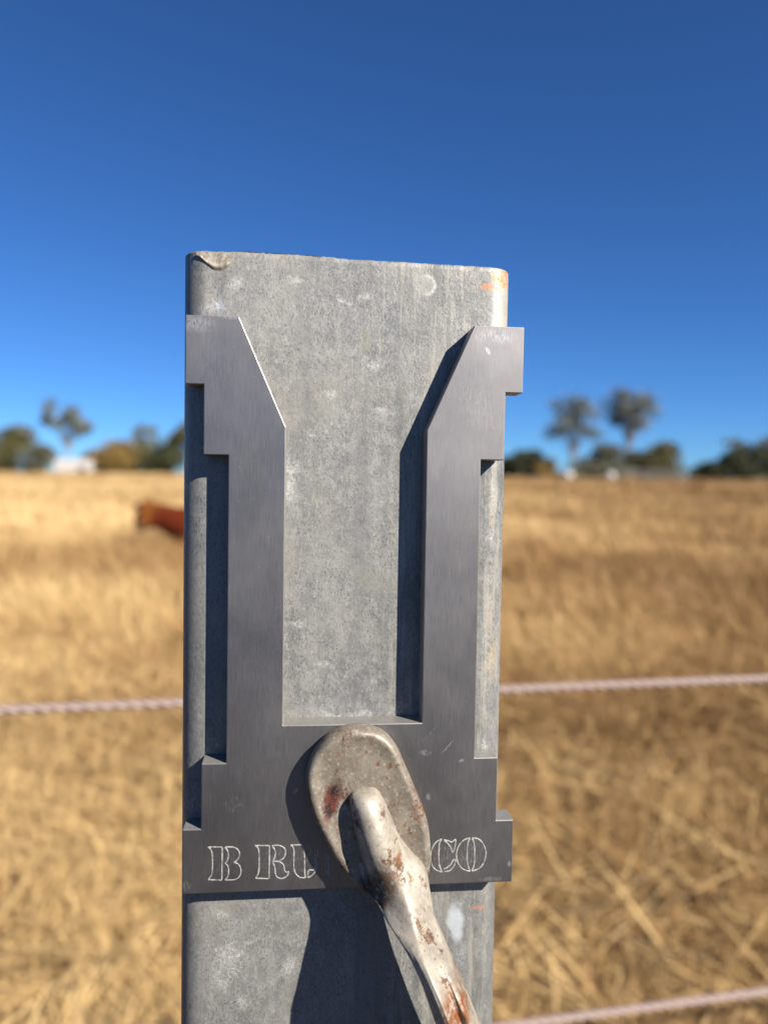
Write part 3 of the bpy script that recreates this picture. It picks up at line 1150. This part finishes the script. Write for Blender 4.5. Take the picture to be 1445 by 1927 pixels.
# ------------------------------------------------------------------ the clamp
def clamp_steel(name, lo, hi, rbase, mbase):
    g = G(name)
    p = g.obj
    a = g.noise(p, 130, 4, .6)
    b = g.noise(p, 700, 3, .65)
    r1 = g.noise(g.scale(p, (1, 1, .7)), 120, 5, .75)
    r2 = g.noise(p, 420, 4, .7)
    c = g.mix(g.ramp(a, .3, .7), lo, hi)
    c = g.mix(g.ramp(b, .52, .72, 0, .6), c, (.42, .39, .345))
    c = g.mix(g.ramp(b, .46, .34, 0, .28), c, (.085, .068, .052))
    rust = g.math('MULTIPLY', g.ramp(r1, .545, .61), g.ramp(r2, .38, .52))
    c = g.mix(g.math('MULTIPLY', rust, .9), c, g.mix(g.ramp(r2, .44, .58), (.145, .055, .017), (.055, .023, .010)))
    spot = g.math('MULTIPLY', g.ramp(r2, .67, .73), .9)
    c = g.mix(spot, c, (.055, .024, .011))
    k = .235 / F_PX
    lowrust = UV(858, 1908, .042)
    m1 = g.blob(p, (lowrust[0], lowrust[1]), (.0070, .0075), .7, g.noise(p, 300, 3, .6, col=True), .008)
    m1 = g.math('MULTIPLY', m1, g.ramp(r2, .34, .56))
    c = g.mix(m1, c, (.19, .062, .013))
    sc = UV(624, 1512, .016)
    m2 = g.blob(p, sc, (20 * k, 56 * k), .6, g.noise(p, 400, 3, .6, col=True), .003, rad(-14))
    m2 = g.math('MULTIPLY', m2, g.ramp(b, .30, .46))
    c = g.mix(m2, c, g.mix(g.ramp(r2, .45, .55), (.020, .010, .008), (.115, .022, .012)))
    wr = UV(706, 1662, .016)  # web rust, also painting in the shade left of the rod
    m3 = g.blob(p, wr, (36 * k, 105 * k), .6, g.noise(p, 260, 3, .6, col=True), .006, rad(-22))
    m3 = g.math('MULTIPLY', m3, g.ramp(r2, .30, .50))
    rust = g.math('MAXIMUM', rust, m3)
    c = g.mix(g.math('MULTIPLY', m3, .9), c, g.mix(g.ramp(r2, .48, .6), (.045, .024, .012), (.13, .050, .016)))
    for qx, qy, qr in ((748, 1600, 9), (742, 1575, 5), (735, 1447, 7), (714, 1443, 5), (768, 1640, 8), (690, 1420, 4), (700, 1405, 3), (728, 1472, 4), (648, 1590, 4), (762, 1560, 4)):
        q2 = UV(qx, qy, .018)
        m4 = g.blob(p, q2, (qr * k, qr * 1.5 * k), .8, g.noise(p, 600, 3, .6, col=True), .003)
        c = g.mix(g.math('MULTIPLY', m4, .85), c, (.17, .065, .016))
    rough = g.math('ADD', rbase, g.math('MULTIPLY', rust, .4))
    met = g.math('SUBTRACT', mbase, g.math('MULTIPLY', rust, mbase))
    hh = g.math('ADD', a, g.math('MULTIPLY', b, .4))
    return g.set(.84, **{'Base Color': c, 'Roughness': rough, 'Metallic': met, 'Normal': g.bump(hh, .35, .0007)})


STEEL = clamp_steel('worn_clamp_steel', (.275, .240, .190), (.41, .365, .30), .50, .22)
PADSTEEL = clamp_steel('brown_pad_steel', (.165, .136, .104), (.245, .210, .165), .50, .25)


def clamp():
    root = empty('clamp', tuple(P0), YAW)
    Z = lambda q: (520 + q[0] / 3.283, 1340 + q[1] / 3.283)
    out_px = [(945, 760), (920, 630), (860, 480), (800, 340), (745, 220), (670, 135), (590, 100), (500, 90), (400, 110), (300, 170), (225, 265),
              (186, 370), (186, 480), (230, 640), (300, 790), (380, 930), (480, 1050), (560, 1110), (690, 1130), (840, 1090), (935, 1000), (950, 880)]
    HP = .0160
    outl = []
    for q in chain([(a, b, 0) for a, b in out_px], True, 4):
        u, v = UV(*Z((q.x, q.y)), HP - .003)
        outl.append(Vector((u, 0, v)))
    cen = Vector((sum(p.x for p in outl) / len(outl), 0, sum(p.z for p in outl) / len(outl)))
    bm = bmesh.new()
    prof = [(-.0012, .0081), (-.0002, .0090), (0, .0100), (0, .0136), (-.0003, .0147), (-.0009, .0156), (-.0016, .0160), (-.0023, .01605), (-.0031, .0157), (-.0060, .0156), (-.011, .0156)]
    rings = []
    N = len(outl)
    inward = []
    for i, p in enumerate(outl):
        d = (outl[(i + 1) % N] - outl[i - 1]).normalized()
        nrm = Vector((d.z, 0, -d.x))
        if nrm.dot(p - cen) < 0:
            nrm = -nrm
        inward.append(nrm)
    for off, h in prof:
        ring = []
        for p, nr in zip(outl, inward):
            q = p + nr * off
            hh = h + .0003 * mnoise.noise(q * 300)
            if h > .012:
                # a gouge along the left of the pad
                gc = UV(*Z((335, 500)), HP)
                dx, dz = q.x - gc[0], q.z - gc[1]
                a_ = .22
                du, dv = dx * math.cos(a_) + dz * math.sin(a_), -dx * math.sin(a_) + dz * math.cos(a_)
                hh -= .0022 * math.exp(-(du / .0026) ** 2 - (dv / .0085) ** 2)
            ring.append(bm.verts.new((q.x, -hh, q.z)))
        rings.append(ring)
    for a, b in zip(rings, rings[1:]):
        for k in range(N):
            bm.faces.new((a[k], a[(k + 1) % N], b[(k + 1) % N], b[k]))
    bm.faces.new(rings[0])
    cv = bm.verts.new((cen.x, -.0156, cen.z))
    for k in range(N):
        bm.faces.new((rings[-1][k], rings[-1][(k + 1) % N], cv))
    bm_obj('pad', bm, PADSTEEL, root, 70)

    # arm: stations from the rib on the pad down along the bowed arm
    # (left edge px, right edge px, y px, crest position 0..1, front height, flank height, back height, groove)
    ST = [
        ((674, 1484), (700, 1480), .50, .0162, .0152, .0140, 0, .0152, 0, 1),
        ((661, 1492), (711, 1486), .50, .0196, .0154, .0140, 0, .0154, 0, 1),
        ((657, 1508), (719, 1498), .50, .0220, .0154, .0140, 0, .0154, 0, 1),
        ((664, 1545), (734, 1530), .50, .0236, .0154, .0140, 0, .0154, 0, 1),
        ((670, 1592), (748, 1566), .52, .0244, .0155, .0135, 0, .0152, .10, 1),
        ((676, 1634), (770, 1598), .54, .0246, .0158, .0130, 0, .0158, .20, .85),
        ((690, 1672), (800, 1634), .53, .0256, .0172, .0128, 0, .0176, .16, .6),
        ((711, 1702), (810, 1680), .53, .0276, .0196, .0128, 0, .0212, .06, .35),
        ((727, 1734), (818, 1726), .53, .0308, .0222, .0130, 0, .0246, 0, .2),
        ((744, 1760), (829, 1758), .48, .0346, .0250, .0135, .05, .0282, 0, .15),
        ((766, 1796), (844, 1794), .41, .0390, .0286, .0142, .45, .0328, 0, .1),
        ((786, 1836), (862, 1838), .38, .0424, .0312, .0148, .90, .0365, 0, 0),
        ((803, 1880), (882, 1884), .38, .0442, .0326, .0152, 1, .0385, 0, 0),
        ((821, 1932), (904, 1938), .38, .0450, .0332, .0155, 1, .0393, 0, 0),
        ((848, 2010), (936, 2014), .38, .0448, .0328, .0155, 1, .0350, 0, 0),
        ((880, 2110), (974, 2112), .38, .0430, .0320, .0150, 1, .0340, 0, 0),
        ((912, 2235), (1012, 2235), .38, .0395, .0300, .0140, .8, .0315, 0, 0),
        ((930, 2380), (1045, 2375), .40, .0340, .0270, .0110, .4, .0270, 0, 0),
    ]
    bm = bmesh.new()
    rings = []
    NF = 33
    # interpolate stations for a smooth surface
    fine = []
    for i in range(len(ST) - 1):
        for k in range(4):
            t = k / 4
            def cr(get):
                a, b, c_, d = (get(ST[max(i - 1, 0)]), get(ST[i]), get(ST[i + 1]), get(ST[min(i + 2, len(ST) - 1)]))
                return .5 * (2 * b + (c_ - a) * t + (2 * a - 5 * b + 4 * c_ - d) * t * t + (3 * b - a - 3 * c_ + d) * t ** 3)
            fine.append(((cr(lambda s: s[0][0]), cr(lambda s: s[0][1])), (cr(lambda s: s[1][0]), cr(lambda s: s[1][1])), cr(lambda s: s[2]), cr(lambda s: s[3]),
                         *[cr(lambda s, q_=q_: s[q_]) for q_ in range(4, 10)]))
    fine.append(ST[-1])
    for (lp, rp, cp, hf, hfl, hb, gr, hl, web, rnd) in fine:
        gr, web, rnd = (min(1.0, max(0.0, q_)) for q_ in (gr, web, rnd))
        lu, lv = UV(*lp, hl)
        ru, rv = UV(*rp, hfl)
        ring = []
        for k in range(NF):
            s = k / (NF - 1)
            # round rod on the pad, with a low web on its left, flaring into a flange on the right
            if s < cp:
                e = s / cp
                hb_ = hl
                e = max(0.0, (e - web) / (1 - web))
                cw = rnd
            else:
                e = (1 - s) / (1 - cp)
                hb_ = hfl
                cw = rnd
            circ = math.sqrt(max(0, 1 - (1 - e) ** 2))
            soft_ = 1 - math.sqrt((1 - e) ** 2 + .012) + .11 * e + (math.sqrt(1.012) - 1) * (1 - e)
            roof = hb_ + (hf - hb_) * (circ * cw + soft_ * (1 - cw))
            # I section: two rims and a hollow
            prf = ((0, 0), (.12, .50), (.26, .90), (.36, 1.0), (.46, .88), (.54, .72), (.62, .66), (.71, .72), (.79, .84), (.86, .86), (.94, .60), (1, 0))
            for (a_, va), (b_, vb) in zip(prf, prf[1:]):
                if a_ <= s <= b_:
                    tt = (s - a_) / (b_ - a_)
                    val = va + (vb - va) * tt * tt * (3 - 2 * tt) if va > 0 and vb > 0 else va + (vb - va) * tt
                    break
            low = hl + (hfl - hl) * s
            rim = low + (hf - low) * val
            h = roof * (1 - gr) + rim * gr
            h += .00018 * mnoise.noise(Vector((lu * 260, lv * 260, s * 3)))
            ring.append(Vector((lu + (ru - lu) * s, -h, lv + (rv - lv) * s)))
        # sides and back
        for s, t in ((1.0, .33), (1.0, .66), (.95, 1.0), (.5, 1.04), (.05, 1.0), (0, .66), (0, .33)):
            top_h = hfl if s > .5 else hl
            h = top_h + (hb - top_h) * t
            ring.append(Vector((lu + (ru - lu) * s, -h, lv + (rv - lv) * s)))
        rings.append([bm.verts.new(q) for q in ring])
    M = len(rings[0])
    for a, b in zip(rings, rings[1:]):
        for k in range(M):
            bm.faces.new((a[k], a[(k + 1) % M], b[(k + 1) % M], b[k]))
    bm.faces.new(rings[0][::-1])
    bm.faces.new(rings[-1])
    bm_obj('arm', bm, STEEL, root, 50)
    setp(root, 'rust spotted steel clamp with oval pad pressing on the plate', 'clamp')


clamp()
